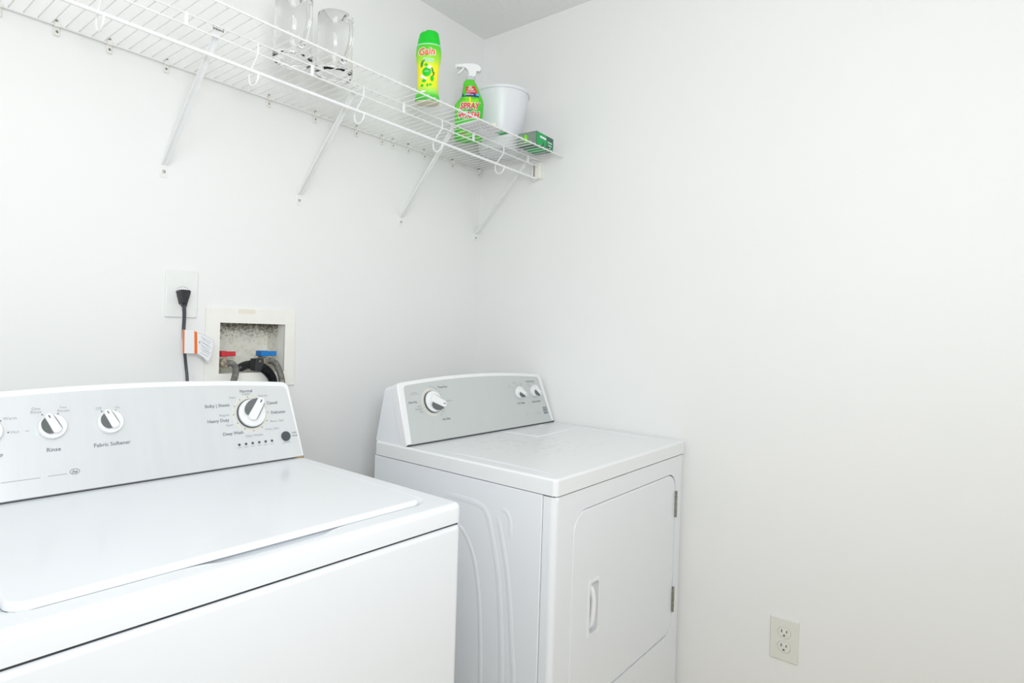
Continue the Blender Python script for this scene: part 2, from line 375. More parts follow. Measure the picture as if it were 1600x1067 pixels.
for sx in (-WW + .05, -.05):
    for sy in (.05, WD - .05):
        lathe(bm, [(0, 0), (.02, 0), (.02, .03), (.012, .035), (0, .035)], 16, M=Matrix.Translation((sx + ox, sy + oy, 0)))
        obj('foot', bm, BLACK, washer); bm = bmesh.new()
bm.free()
# deck: a height field with rounded rim, lid recess and finger scoop
LX0, LX1, LY0, LY1 = -.645, -.050, .050, .452
bm = bmesh.new(); nx, ny = 150, 120; R = .010
def dens(n, L):
    out = []
    for i in range(n + 1):
        out.append(L * i / n)
    out += [L * .0007, R * .12, R * .3, R * .6, R, L - R * .12, L - R * .3, L - R * .6, L - R]
    return sorted(set(out))
X = dens(nx, WW); Y = dens(ny, WD); gridv = []
def sst(a, b, x):
    t = min(1, max(0, (x - a) / (b - a))); return t * t * (3 - 2 * t)
def sd_rr(px, py, x0, x1, y0, y1, r):
    cx, cy = (x0 + x1) / 2, (y0 + y1) / 2
    qx, qy = abs(px - cx) - (x1 - x0) / 2 + r, abs(py - cy) - (y1 - y0) / 2 + r
    return math.hypot(max(qx, 0), max(qy, 0)) + min(max(qx, qy), 0) - r
def deck_z(x, y):
    d = -sd_rr(x, y, -WW, 0, 0, WD, .014)
    z = ZT
    if d < R: z = ZT - R + math.sqrt(max(0, R * R - (R - max(d, 0)) ** 2))
    s = sd_rr(x, y, LX0 - .006, LX1 + .006, LY0 - .006, LY1 + .004, .03)
    z -= .006 * (1 - sst(-.006, .004, s))
    g = math.exp(-((x + .345) / .085) ** 4) * (1 - sst(.0, .030, abs(y - .052)))
    z -= .016 * g
    return z
def corner(x, y, r=.014):
    # pull points of the square corners in to the rounded plan outline
    cx = -r if x > -r else (-WW + r if x < -WW + r else None); cy = r if y < r else (WD - r if y > WD - r else None)
    if cx is None or cy is None: return x, y
    d = math.hypot(x - cx, y - cy)
    m_ = max(abs(x - cx), abs(y - cy))
    if d < 1e-9: return x, y
    return cx + (x - cx) * m_ / d, cy + (y - cy) * m_ / d
for yy in Y:
    row = []
    for x in X:
        a_, b_ = corner(x - WW, yy); row.append(bm.verts.new((a_ + ox, b_ + oy, deck_z(a_, b_))))
    gridv.append(row)
for j in range(len(Y) - 1):
    for i in range(len(X) - 1): bm.faces.new((gridv[j][i], gridv[j][i + 1], gridv[j + 1][i + 1], gridv[j + 1][i]))
rim = gridv[0] + [r[-1] for r in gridv[1:]] + gridv[-1][-2::-1] + [r[0] for r in gridv[-2:0:-1]]
low = [bm.verts.new((v.co.x, v.co.y, ZT - .0345)) for v in rim]
for i in range(len(rim)): bm.faces.new((rim[i], low[i], low[(i + 1) % len(rim)], rim[(i + 1) % len(rim)]))
bm.faces.new(low[::-1]); obj('deck', bm, ENAMEL, washer, angle=60)
bm = bmesh.new(); plate(bm, rrect(LX0 + ox, LX1 + ox, LY0 + oy, LY1 + oy, .022, 8), [], ZT - .004, ZT + .005, None, bev=.005)
lid = obj('lid', bm, ENAMEL, washer, angle=50)
for px in (LX1 + .008, LX0 - .008):
    bm = bmesh.new(); box(bm, px - .002 + ox, px + .002 + ox, LY1 - .014 + oy, LY1 - .008 + oy, ZT - .006, ZT + .001, bev=.0008)
    obj('lid_hinge', bm, PLASTIC, washer)
F = console(washer, WW, .501, ZT - .001, .37, .1975, .125, .640, .016, .0062, (ox, oy), SILVER_W)
P = 0.0012                                                     # print height over the panel
panel = [c for c in washer.children if c.name.startswith('control_panel')][0]
bm = bmesh.new(); plate(bm, circ(-.1175, .1141, .0430, 48), [circ(-.1175, .1141, .031, 48)], .0008, P, F); obj('dial_print_ring', bm, BEIGE, panel)
bm = bmesh.new()
for u, v in ((-.1195, .1529), (-.099, .148), (-.0833, .1339), (-.0765, .1141), (-.0818, .095), (-.096, .0812), (-.1163, .0753), (-.1362, .0815), (-.1512, .0955), (-.1576, .1147), (-.153, .1334), (-.1388, .1471),
             (-.5021, .1449), (-.4786, .1446), (-.4097, .1436), (-.3864, .1433), (-.5513, .1188), (-.5609, .1394)):
    plate(bm, circ(u, v, .0013, 10), [], .0008, P + .0002, F)
obj('setting_dots', bm, INK, panel)
bm = bmesh.new()
for s, u, v, wd in (('Normal', -.1206, .1665, .0292), ('Casual', -.0624, .1356, .0262), ('Delicates', -.0508, .1126, .0355), ('Bulky | Sheets', -.1900, .1367, .0530), ('Heavy Duty', -.1919, .1036, .0470), ('Deep Wash', -.1635, .0736, .0450),
                    ('Rinse', -.4887, .0816, .0208), ('START', -.0182, .0605, .0130), ('PAUSE', -.0182, .0535, .0135), ('Fabric Softener', -.3964, .0806, .0610), ('Temp', -.5690, .0816, .0185)):
    bm = bmesh.new(); text(bm, s, u, v, wd, F, bold=.012, lift=P); obj('lettering', bm, INK, panel)
bm = bmesh.new()
for s, u, v, wd in (('Regular', -.1207, .1592, .0200), ('Express', -.0822, .1530, .0215), ('Super', -.1540, .1530, .0155), ('Regular', -.1770, .1150, .0215), ('Super', -.1690, .0926, .0160), ('Clean Washer', -.1160, .0652, .0420), ('Drain | Spin', -.0722, .0748, .0330), ('Rinse | Spin', -.0566, .0918, .0330),
                    ('One', -.5107, .1565, .0125), ('Rinse', -.5107, .1505, .0155), ('Two', -.4702, .1560, .0110), ('Rinses', -.4698, .1500, .0180), ('Off', -.4141, .1494, .0098), ('On', -.3824, .1490, .0078), ('Warm', -.5480, .1427, .0190), ('Hot', -.5420, .1187, .0115),
                    ):
    bm = bmesh.new(); text(bm, s, u, v, wd, F, bold=.002, lift=P); obj('lettering', bm, LITEINK, panel)
bm = bmesh.new()
for i in range(6):
    u = -.154 + i * .01535; plate(bm, rrect(u - .0055, u + .0045, .0413, .0423, .0004, 2), [], .0008, P, F)
for u0, u1, v in ((-.565, -.511, .0355), (-.500, -.472, .0362), (-.0485, -.0335, .0425), (-.052, -.031, .0395), (-.5275, -.5225, .1185)):
    plate(bm, rrect(u0, u1, v - .0005, v + .0005, .0004, 2), [], .0008, P, F)
obj('caption_marks', bm, LITEINK, panel)
bm = bmesh.new()
for i in range(6):
    lathe(bm, [(0, 0), (.0029, 0), (.0029, .0014), (.002, .0022), (0, .0025)], 16, M=F @ Matrix.Translation((-.154 + i * .01535, .0482, 0)))
    obj('indicator_light', bm, BUTTON, washer, label='small round dark indicator light'); bm = bmesh.new()
lathe(bm, [(0, 0), (.0112, 0), (.0112, .003), (.0100, .0052), (.006, .006), (0, .0063)], 32, M=F @ Matrix.Translation((-.0415, .0545, 0)))
obj('start_button', bm, BUTTON, washer, label='round charcoal start button')
bm = bmesh.new()
oval = lambda a, b: [(-.4602 + a * math.cos(t * 2 * PI / 32), .0384 + b * math.sin(t * 2 * PI / 32)) for t in range(32)]
plate(bm, oval(.0077, .0052), [oval(.0069, .0044)], .0008, P, F); text(bm, 'he', -.4602, .0384, .0085, F, bold=.02, lift=P, shear=.3)
obj('oval_emblem', bm, INK, panel)
knob(washer, F, -.1175, .1141, .0310, math.radians(36))
for u in (-.4895, -.398, -.581): knob(washer, F, u, .1215, .0222, math.radians(-24), hd=.011, nose=1.04, ring=False)
bm = bmesh.new(); plate(bm, [(-.030, .0015), (-.003, .0015), (-.003, .0030), (-.012, .0036), (-.022, .0028)], [], .0008, .0014, F)
obj('rust_streak', bm, mat('rust', (0.55, 0.33, 0.10), .8), washer)

# ================================================================== dryer
DW, DD = 0.712, 0.601
td = -0.0069
dryer = empty('clothes_dryer', 'white front-load clothes dryer standing against the right wall in the corner', 'dryer', local_to_world((-0.008, -0.8563), td, -DW / 2, DD / 2), td)
ox, oy = DW / 2, -DD / 2
def db(x0, x1, y0, y1, z0, z1, bev=0, seg=3):
    b = bmesh.new(); box(b, x0 + ox, x1 + ox, y0 + oy, y1 + oy, z0, z1, bev=bev, seg=seg); return b
ZT = 0.9205
obj('cabinet', db(-DW, 0, .034, DD, .03, ZT - .040, .003), ENAMEL, dryer)
obj('seam_gap_shade', db(-DW + .003, -.003, .020, .036, .04, ZT - .042), GAP, dryer)  # dark filler, shade of the front seam as colour
obj('top_gap_shade', db(-DW + .005, -.005, .006, DD - .005, ZT - .044, ZT - .034), GAP, dryer)  # dark filler for the shaded line below the top panel
bm = bmesh.new(); G = frame((ox, oy, 0), (1, 0, 0), (0, 0, 1), (0, -1, 0))
plate(bm, [(-DW, .03), (0, .03), (0, ZT - .041), (-DW, ZT - .041)], [rrect(-.6345, -.0525, .3545, .8315, .052, 8)], -.0315, 0.0, G)
# round the upright front edges
ed = [e for e in bm.edges if abs(e.verts[0].co.y - oy) < 1e-5 and abs(e.verts[1].co.y - oy) < 1e-5 and abs(e.verts[0].co.x - e.verts[1].co.x) < 1e-5 and abs(abs(e.verts[0].co.x) - DW / 2) < 1e-4]
bmesh.ops.bevel(bm, geom=ed, offset=.014, segments=5, profile=.5, affect='EDGES')
obj('front_panel', bm, ENAMEL, dryer, angle=40)
bm = bmesh.new(); box(bm, -.64 + ox, -.048 + ox, .020 + oy, .030 + oy, .35, .836); obj('door_gap_shade', bm, GAP, dryer)  # dark sheet behind the door, gives its gap a painted shade
hx0, hx1, hz0, hz1 = -.5575, -.5035, .519, .653
bm = bmesh.new(); plate(bm, rrect(-.6315, -.0555, .3575, .8285, .050, 8), [rrect(hx0 + .002, hx1 - .002, hz0 + .002, hz1 - .002, .004)], -.019, -.0005, G, bev=.003)
door = obj('door', bm, ENAMEL, dryer, angle=40)
bm = bmesh.new(); plate(bm, rrect(hx0, hx1, hz0, hz1, .004), [rrect(hx0 + .007, hx1 - .007, hz0 + .007, hz1 - .007, .010)], -.001, .0012, G, bev=.0006)
box(bm, hx0 + .003 + ox, hx1 - .003 + ox, .0175 + oy, .019 + oy, hz0 + .003, hz1 - .003)
gp = [(hx0 + .022, .012, hz0 + .016), (hx0 + .024, .004, hz0 + .028), (hx0 + .026, .001, hz0 + .06), (hx0 + .026, .001, hz1 - .05), (hx0 + .022, .004, hz1 - .026), (hx0 + .020, .012, hz1 - .016)]
tube(bm, [(x + ox, y + oy, z) for x, y, z in smooth_path(gp, 5)], .0068, 12)
for s in (0, 1):
    xx = (hx0 + .003, hx1 - .0045)[s]; box(bm, xx + ox, xx + .0015 + ox, .001 + oy, .018 + oy, hz0 + .004, hz1 - .004)
obj('handle', bm, PLASTIC, door)
for z0, z1 in ((.699, .776), (.416, .490)):
    bm = bmesh.new(); tube(bm, [(-.0555 + ox, -.0025 + oy, z0), (-.0555 + ox, -.0025 + oy, z1)], .0038, 10)
    for q in range(3):
        zz = z0 + (z1 - z0) * (q + 1) / 4; lathe(bm, [(.0040, -.001), (.0044, -.001), (.0044, .001), (.0040, .001)], 10, M=Matrix.Translation((-.0555 + ox, -.0025 + oy, zz)), close=True)
    box(bm, -.0555 + ox, -.0535 + ox, 0.001 + oy, .012 + oy, z0, z1)
    obj('hinge', bm, HINGE, dryer, label='narrow grey metal door hinge')
bm = bmesh.new(); plate(bm, rrect(-DW - .002 + ox, .002 + ox, -.003 + oy, DD + oy, .012, 5), [], ZT - .0375, ZT, None, bev=.006)
obj('top_panel', bm, STAINED, dryer, angle=50)
NR = []
def ridge(pts, r, h, nm='top_ridge', m_=None, ax='z', par=None):
    b = bmesh.new(); S = smooth_path(pts, 6); n = 8; rings = []
    for i, p in enumerate(S):
        t = (S[min(i + 1, len(S) - 1)] - S[max(i - 1, 0)]).normalized()
        nrm = Vector((0, 0, 1)) if ax == 'z' else Vector((-1, 0, 0)); sd = t.cross(nrm).normalized()
        e = math.sin(PI * min(1, min(i, len(S) - 1 - i) / 5) / 2)
        rings.append([b.verts.new(p + sd * r * math.cos(PI * k / n) + nrm * (h * e * math.sin(PI * k / n) ** 2 - .0002)) for k in range(n + 1)])
    for a, c in zip(rings, rings[1:]):
        for k in range(n): b.faces.new((a[k], a[k + 1], c[k + 1], c[k]))
    return obj(nm, b, m_ or ENAMEL, par or dryer, angle=80)
q = lambda x, y, z=None: (x + ox, y + oy, ZT if z is None else z)
ridge([q(-.045, .03), q(-.045, .20), q(-.040, .335), q(-.060, .352), q(-.16, .346), q(-.285, .336), q(-.300, .350), q(-.306, .42), q(-.312, .472)], .007, .0022)
ridge([q(-.667, .03), q(-.667, .20), q(-.667, .44)], .007, .0018)
ridge([q(-.13, .455), q(-.085, .457)], .006, .003, 'lint_door_grip')
s_ = lambda y, z: (-DW + ox, y + oy, z)
ridge([s_(.34, .762), s_(.29, .758), s_(.2595, .745), s_(.2265, .693), s_(.2068, .607), s_(.198, .50), s_(.1944, .403), s_(.192, .25), s_(.192, .12)], .0070, .0012, 'side_rib', ax='x')
ridge([s_(.34, .826), s_(.26, .825), s_(.215, .822), s_(.190, .806), s_(.170, .75), s_(.1508, .669), s_(.138, .55), s_(.1318, .428), s_(.130, .25), s_(.130, .12)], .0090, .0011, 'side_rib', ax='x')
ridge([s_(.150, .822), s_(.132, .823), s_(.120, .80), s_(.118, .76)], .007, .0010, 'side_rib', ax='x')
ridge([s_(.158, .812), s_(.146, .77), s_(.128, .70), s_(.115, .62), s_(.105, .52), s_(.098, .44), s_(.094, .25), s_(.094, .12)], .008, .0011, 'side_rib', ax='x')
bm = bmesh.new()
for sx in (-DW + .05, -.05):
    for sy in (.05, DD - .05):
        lathe(bm, [(0, 0), (.02, 0), (.02, .03), (.012, .035), (0, .035)], 16, M=Matrix.Translation((sx + ox, sy + oy, 0)))
        obj('foot', bm, BLACK, dryer); bm = bmesh.new()
bm.free()
F = console(dryer, DW, .470, ZT, .37, .1925, .135, .600, .014, .018, (ox, oy), SILVER_D)
panel = [c for c in dryer.children if c.name.startswith('control_panel')][0]
bm = bmesh.new(); plate(bm, circ(-.583, .114, .0415, 48), [circ(-.583, .114, .030, 48)], .0008, P, F); obj('dial_print_ring', bm, BEIGE, panel)
bm = bmesh.new()
for a in (8, 22, 36, 50, 64, 78, 118, 132, 146, 160, 236, 250, 262):
    u, v = -.583 + .0375 * math.sin(math.radians(a)), .114 + .0375 * math.cos(math.radians(a))
    plate(bm, circ(u, v, .0011, 10), [], .0008, P + .0002, F)
for u, v in ((-.099, .1388), (-.0682, .1461), (-.1937, .1352), (-.1739, .143), (-.146, .140)): plate(bm, circ(u, v, .0011, 10), [], .0008, P + .0002, F)
obj('setting_dots', bm, INK, panel)
bm = bmesh.new()
for s, u, v, wd in (('Timed Dry', -.528, .1550, .0410), ('Auto Dry', -.6578, .1178, .0330), ('Air Only', -.5405, .0602, .0330), ('Dry Temp', -.1680, .0802, .0385), ('Push to Start', -.0792, .0803, .0480), ('Wrinkle Guard', -.0870, .1532, .0470)):
    bm = bmesh.new(); text(bm, s, u, v, wd, F, bold=.012, lift=P); obj('lettering', bm, INK, panel)
bm = bmesh.new()
for s, u, v, wd in (('Touch Up', -.5135, .1130, .0240), ('Less', -.6370, .1061, .0120), ('Normal', -.6416, .0979, .0230), ('More', -.6313, .0895, .0130), ('Off', -.1030, .1440, .007), ('On', -.0690, .1480, .0065),
                    ('Low', -.2075, .1440, .0095), ('Medium', -.1765, .1520, .0190), ('High', -.1430, .1455, .0115)):
    bm = bmesh.new(); text(bm, s, u, v, wd, F, bold=.002, lift=P); obj('lettering', bm, LITEINK, panel)
for i, (a, s) in enumerate(((8, '80'), (22, '70'), (36, '60'), (50, '50'), (64, '40'), (118, '30'), (132, '20'), (146, '10'))):
    bm = bmesh.new(); text(bm, s, -.583 + .046 * math.sin(math.radians(a)), .114 + .046 * math.cos(math.radians(a)), .0052, F, lift=P); obj('lettering', bm, LITEINK, panel)
bm = bmesh.new()
for u0, u1, v in ((-.656, -.634, .1450), (-.664, -.628, .1405), (-.2140, -.2010, .1385), (-.105, -.094, .0385), (-.0885, -.0740, .0390), (-.1560, -.1480, .0400)):
    plate(bm, rrect(u0, u1, v - .0005, v + .0005, .0004, 2), [], .0008, P, F)
obj('caption_marks', bm, LITEINK, panel)
bm = bmesh.new(); plate(bm, [(-.0515, .0335), (-.0283, .0335), (-.0283, .0575), (-.0515, .0575)], [], .0008, P, F); em = obj('square_emblem', bm, INK, panel)
bm = bmesh.new(); text(bm, 'KEN', -.0399, .0517, .0195, F, bold=.03, lift=P + .0004, height=.0072); text(bm, 'MORE', -.0399, .0413, .0200, F, bold=.03, lift=P + .0004, height=.0095)
obj('emblem_lettering', bm, SILVER_D, panel)
knob(dryer, F, -.583, .114, .0305, math.radians(117), main=1, bw=.40)
knob(dryer, F, -.1675, .1165, .0205, math.radians(125), hd=.012, nose=1.15, ring=False, main=1, bw=.42)
knob(dryer, F, -.0800, .1165, .0205, math.radians(138), hd=.014, nose=1.15, ring=False, main=1, bw=.42)

# ================================================================== wire shelf
ZS = 1.8655
SX0 = -1.995
shelf = empty('wire_shelf', 'long white wire shelf with a hanging rod fixed to the back wall', 'shelf', (SX0, 0, ZS))
def sh(name, bm, m_, label=None, par=None):
    bmesh.ops.translate(bm, vec=(-SX0, 0, -ZS), verts=bm.verts); o = obj(name, bm, m_, None, label=label)
    o.parent = par or shelf; return o
bm = bmesh.new(); tube(bm, [(0, -.004, 0), (0, -.386, 0)], .00125, 6); bmesh.ops.translate(bm, vec=(0, 0, .0015), verts=bm.verts)
first = obj('cross_wire', bm, WIRE, shelf); first.location.x = -.0130 - SX0
S0 = 0.02518; k0 = -1.5115
i = 0; xw = k0 + 59 * S0
xs = []
x = k0 + 59 * S0
while x > SX0 + .01: xs.append(x); x -= S0
first.location.x = xs[0] - SX0
for x in xs[1:]:
    c = first.copy(); C.objects.link(c); c.parent = shelf; c.location.x = x - SX0
for nm, y, z, r, x1 in (('rear_rail', -.006, ZS - .0025, .0024, -.004), ('front_rail', -.384, ZS - .0022, .0024, -.060), ('truss_rail', -.288, ZS - .0022, .0021, -.006), ('truss_rail', -.288, ZS - .0255, .0021, -.018)):
    bm = bmesh.new(); tube(bm, [(SX0, y, z), (x1, y, z)], r, 8); sh(nm, bm, WIRE)
bm = bmesh.new(); tube(bm, [(-.060, -.384, ZS - .0022), (-.012, -.384, ZS - .004), (-.004, -.384, ZS - .004)], .0022, 8); sh('front_rail_tip', bm, CLIP, 'yellowed end of the front rail')
bm = bmesh.new(); tube(bm, [(SX0, -.296, 1.7965), (-.018, -.282, 1.7965)], .0040, 12); sh('hanging_rod', bm, ROD)
for k in range(7):
    x = -.080 - .3000 * k
    if x < SX0: break
    bm = bmesh.new(); box(bm, x - .004, x + .004, -.2905, -.2855, ZS - .0275, ZS + .0005, bev=.001, seg=1); sh('truss_clip', bm, ROD)
for x in (-.223, -.525, -.823, -1.122, -1.430, -1.735):
    y0 = -.288
    bm = bmesh.new()
    pts = [(x, y0, ZS), (x, y0, ZS - .026), (x, y0 + .018, ZS - .046), (x, y0 + .034, ZS - .066), (x, y0 + .030, ZS - .086), (x, y0 + .014, ZS - .094), (x, y0 - .001, ZS - .086), (x, y0 - .006, ZS - .072)]
    tube(bm, smooth_path(pts, 5), .0021, 8); sh('rod_hook', bm, ROD)
for x in (-1.527, -1.427, -1.325, -1.200, -.924, -.772, -.619, -.513, -.465, -.394, -.316, -.168, -.014):
    bm = bmesh.new(); box(bm, x - .006, x + .006, -.011, -.001, ZS - .007, ZS + .004, bev=.002, seg=2); box(bm, x - .006, x + .006, -.004, 0, ZS - .024, ZS - .004, bev=.0015, seg=1)
    cl = sh('wall_clip', bm, CLIP)
    for zz in (ZS - .015, ZS + .009):
        bm = bmesh.new(); lathe(bm, [(0, .0065), (.0016, .0062), (.0028, .0048), (.0030, .0), (0, 0)], 12, M=frame((x + random.uniform(-.001, .001), 0, zz), (1, 0, 0), (0, 0, 1), (0, -1, 0)))
        sh('screw', bm, SCREW, par=cl)

for i, (xt, xb, lb) in enumerate(((-1.213, -1.199, 'white diagonal shelf brace left of the glass mugs, leftmost of four'), (-.846, -.819, 'white diagonal shelf brace ending just right of the glass mugs'),
                                  (-.474, -.417, 'white diagonal shelf brace reaching the shelf below the green spray bottle'), (-.074, -.019, 'white diagonal shelf brace with its foot in the room corner'))):
    br = empty('shelf_brace', lb, 'bracket', (xb, 0, 1.60), 0, None)
    o = Vector((xb, 0, 1.60))
    a = Vector((xb, -.0035, 1.619)) - o; b = Vector((xt, -.285, 1.8565)) - o
    d = (b - a).normalized(); sd = Vector((1, 0, 0)); sd = (sd - d * sd.dot(d)).normalized(); nn = d.cross(sd)
    L_ = (b - a).length; K = frame(a, sd, d, nn)
    bm = bmesh.new(); wdt = .0062
    plate(bm, [(-wdt, .0), (-wdt * .8, -.006), (wdt * .8, -.006), (wdt, 0), (wdt, L_ - .006), (wdt * .6, L_), (-wdt * .6, L_), (-wdt, L_ - .006)], [], -.001, .0005, K)
    for s in (-1, 1): box(bm, s * wdt - .0006, s * wdt + .0006, .004, L_ - .012, -.0045, .0, M=K)
    obj('strut', bm, WIRE if i else ROD, br)
    bm = bmesh.new(); plate(bm, rrect(-.0085, .0085, -.013, .020, .0035), [], 0, .0018, XZ(0), bev=.0006); obj('foot_plate', bm, WIRE, br)
    bm = bmesh.new(); lathe(bm, [(0, .0045), (.002, .0042), (.0036, .0028), (.0038, .0), (0, 0)], 12, M=frame((0, -.0015, .001), (1, 0, 0), (0, 0, 1), (0, -1, 0))); obj('screw', bm, SCREW, br)
    bm = bmesh.new(); c = b + Vector((0, -.003, .003))
    tube(bm, [c + Vector((-.011, 0, .004)), c + Vector((-.011, 0, -.003)), c + Vector((.011, 0, -.003)), c + Vector((.011, 0, .004))], .0018, 6); obj('rail_hook', bm, SCREW if i == 0 else WIRE, br)

blk = empty('rod_end_bracket', 'small cream plastic bracket on the right wall holding the rod end', 'bracket', (0, -.280, 1.795))
bm = bmesh.new(); box(bm, -.006, 0, -.026, .026, 0, .060, bev=.002); obj('back_plate', bm, CLIP, blk)
bm = bmesh.new(); box(bm, -.020, -.004, -.018, .006, .002, .058, bev=.002); box(bm, -.020, -.004, .008, .020, -.004, .056, bev=.002); obj('rod_cup', bm, CREAM, blk)
bm = bmesh.new(); box(bm, -.0215, -.004, .0055, .0085, .004, .056); obj('cup_slot', bm, mat('brown_slot', (.25, .2, .13), .7), blk)

# ================================================================== glass mugs
def mug(x, y, label):
    t = empty('glass_mug', label, 'mug', (x, y, ZS + .0028), 0, 'glass mugs on the shelf')
    bm = bmesh.new()
    lathe(bm, [(0, .0015), (.030, .0012), (.041, .0005), (.0448, .0025), (.0466, .008), (.0462, .020), (.0445, .060), (.0440, .110), (.0442, .1525), (.0436, .1532), (.0430, .1525), (.0425, .110), (.0428, .060), (.0425, .030), (.0405, .019), (.036, .0145), (.018, .0135), (0, .0135)], 56)
    obj('glass_body', bm, GLASS, t, angle=80)
    rt = Vector((RT.x, RT.y, 0)).normalized(); fw = Vector((FW.x, FW.y, 0)).normalized()
    a = math.radians(48); d = rt * math.cos(a) - fw * math.sin(a)
    pts = [d * .0440 + Vector((0, 0, .128)), d * .058 + Vector((0, 0, .134)), d * .076 + Vector((0, 0, .122)), d * .083 + Vector((0, 0, .095)), d * .080 + Vector((0, 0, .065)), d * .066 + Vector((0, 0, .040)), d * .054 + Vector((0, 0, .030)), d * .0455 + Vector((0, 0, .028))]
    bm = bmesh.new(); tube(bm, smooth_path(pts, 6), .0062, 14); obj('handle', bm, GLASS, t, angle=80)
mug(-1.011, -.251, 'clear glass handled mug on the wire shelf, left one of the pair')
mug(-.899, -.263, 'clear glass handled mug on the wire shelf, right one of the pair')

# ================================================================== bottles and boxes on the shelf
ZB = ZS + .0029
yawc = math.atan2(-RT.x, RT.y)                                   # not used for placement, only facing
def facing(x, y, extra=0):                                       # rotation so that local -Y faces into the room towards the door
    return math.atan2(y - CAM.y, x - CAM.x) - PI / 2 + extra
gb = empty('scent_booster_bottle', 'green and yellow plastic bottle with green cap standing on the wire shelf', 'bottle', (-.632, -.331, ZB), math.radians(-50))
prof = [(0, .0), (.026, 0), (.0325, .002), (.0345, .008), (.0335, .018), (.0305, .035), (.0292, .055), (.0290, .075), (.0305, .095), (.0340, .118), (.0358, .134), (.0355, .147), (.0335, .157), (.0315, .160), (0, .160)]
SY = .66
bm = bmesh.new(); lathe(bm, prof, 48, 1.0, SY); obj('bottle_body', bm, GAINLAB, gb, angle=60)
bm = bmesh.new(); lathe(bm, [(0, -.0006), (.030, -.0006), (.0328, .0006), (.0336, .003), (.0335, .004), (0, .004)], 48, 1.0, SY); obj('bottle_base', bm, mat('beige_base', (.66, .62, .46), .5), gb, label='beige bottle underside')
bm = bmesh.new(); lathe(bm, [(.0312, .1585), (.0338, .1585), (.0338, .1615), (.0312, .1615)], 48, 1.0, SY, close=True); obj('neck_band', bm, TEAL, gb)
bm = bmesh.new(); capp = [(0, .1605), (.0322, .1605), (.0325, .163), (.0305, .178), (.0272, .192), (.0268, .196), (.0225, .2005), (0, .2015)]
lathe(bm, capp, 48, 1.0, SY)
for v in bm.verts:
    if v.co.z > .19: v.co.z += -.002 if v.co.x < -.008 else .0008
obj('cap', bm, GREEN, gb, angle=50)
def on_surface(bm, prof, sy, lift, z0=0, cx=0):
    """wrap a flat (x,z) print on the front (-y) side of the bottle: mesh verts in x,z -> follow the body"""
    for v in bm.verts:
        z = v.co.z; r = prof[-1][0]
        for (ra, za), (rb, zb) in zip(prof, prof[1:]):
            if za <= z <= zb and zb > za: r = ra + (rb - ra) * (z - za) / (zb - za); break
        x = max(-r * .98, min(r * .98, v.co.x))
        v.co.y = -sy * math.sqrt(max(0, r * r - x * x)) - lift + (v.co.y if abs(v.co.y) < .001 else 0)
def subdiv(bm, n=2):
    bmesh.ops.triangulate(bm, faces=bm.faces[:]); bmesh.ops.subdivide_edges(bm, edges=bm.edges[:], cuts=n, use_grid_fill=True)
def print_part(parent, prof, sy, nm, m_, polys=(), texts=(), lift=.0006, label=None):
    bm = bmesh.new(); I = XZ(0)
    for p in polys:
        vs_ = [bm.verts.new((u, 0, v)) for u, v in p]
        if len(vs_) > 2: bm.faces.new(vs_)
    subdiv(bm, 3)
    for s, u, v, wd, sh_, rot, bold, hh in texts: text(bm, s, u, v, wd, I, bold=bold, lift=0, shear=sh_, rot=rot, height=hh)
    on_surface(bm, prof, sy, lift); NOREC.add(nm); o = obj(nm, bm, m_, parent, smooth=False, label=label); return o
pr = [p for p in prof if p[1] > 0.0015]
ell = lambda cx, cz, a, b, rot=0, n=20: [(cx + a * math.cos(t) * math.cos(rot) - b * math.sin(t) * math.sin(rot), cz + a * math.cos(t) * math.sin(rot) + b * math.sin(t) * math.cos(rot)) for t in [2 * PI * k / n for k in range(n)]]
print_part(gb, pr, SY, 'name_outline', WHITEP, texts=[('Gain', -.003, .1385, .0500, .15, .07, .075, .0240)], lift=.0007)
print_part(gb, pr, SY, 'name_lettering', ORANGE, texts=[('Gain', -.003, .1385, .0460, .15, .07, .028, .0205)], lift=.0011)
print_part(gb, pr, SY, 'pale_strips', TEAL, polys=[[(-.014, .1175), (.018, .1150), (.018, .1190), (-.014, .1215)], [(-.012, .1115), (.015, .1090), (.015, .1135), (-.012, .1155)]])
print_part(gb, pr, SY, 'green_blob', GREEN, polys=[ell(-.002, .083, .0125, .0125), ell(-.009, .058, .006, .0045), ell(.013, .066, .005, .008), ell(-.014, .045, .004, .004), ell(.001, .046, .003, .005), ell(.009, .048, .004, .003), ell(-.004, .102, .005, .004)])
print_part(gb, pr, SY, 'leaf_print', DKGREEN, polys=[ell(-.016, .104, .0035, .009, -.2), ell(-.012, .112, .005, .002, .5), ell(.014, .088, .0025, .009, .25), ell(.017, .078, .002, .007, -.3), ell(.004, .088, .002, .003)])
print_part(gb, pr, SY, 'white_flower_print', WHITEP, polys=[ell(.005, .096, .006, .004, .3), ell(-.015, .070, .0045, .0055), ell(-.006, .065, .006, .003, -.5), ell(-.013, .027, .010, .003, .2), [(-.008, .0835), (.004, .0845), (.004, .0855), (-.008, .0845)]], lift=.0009)

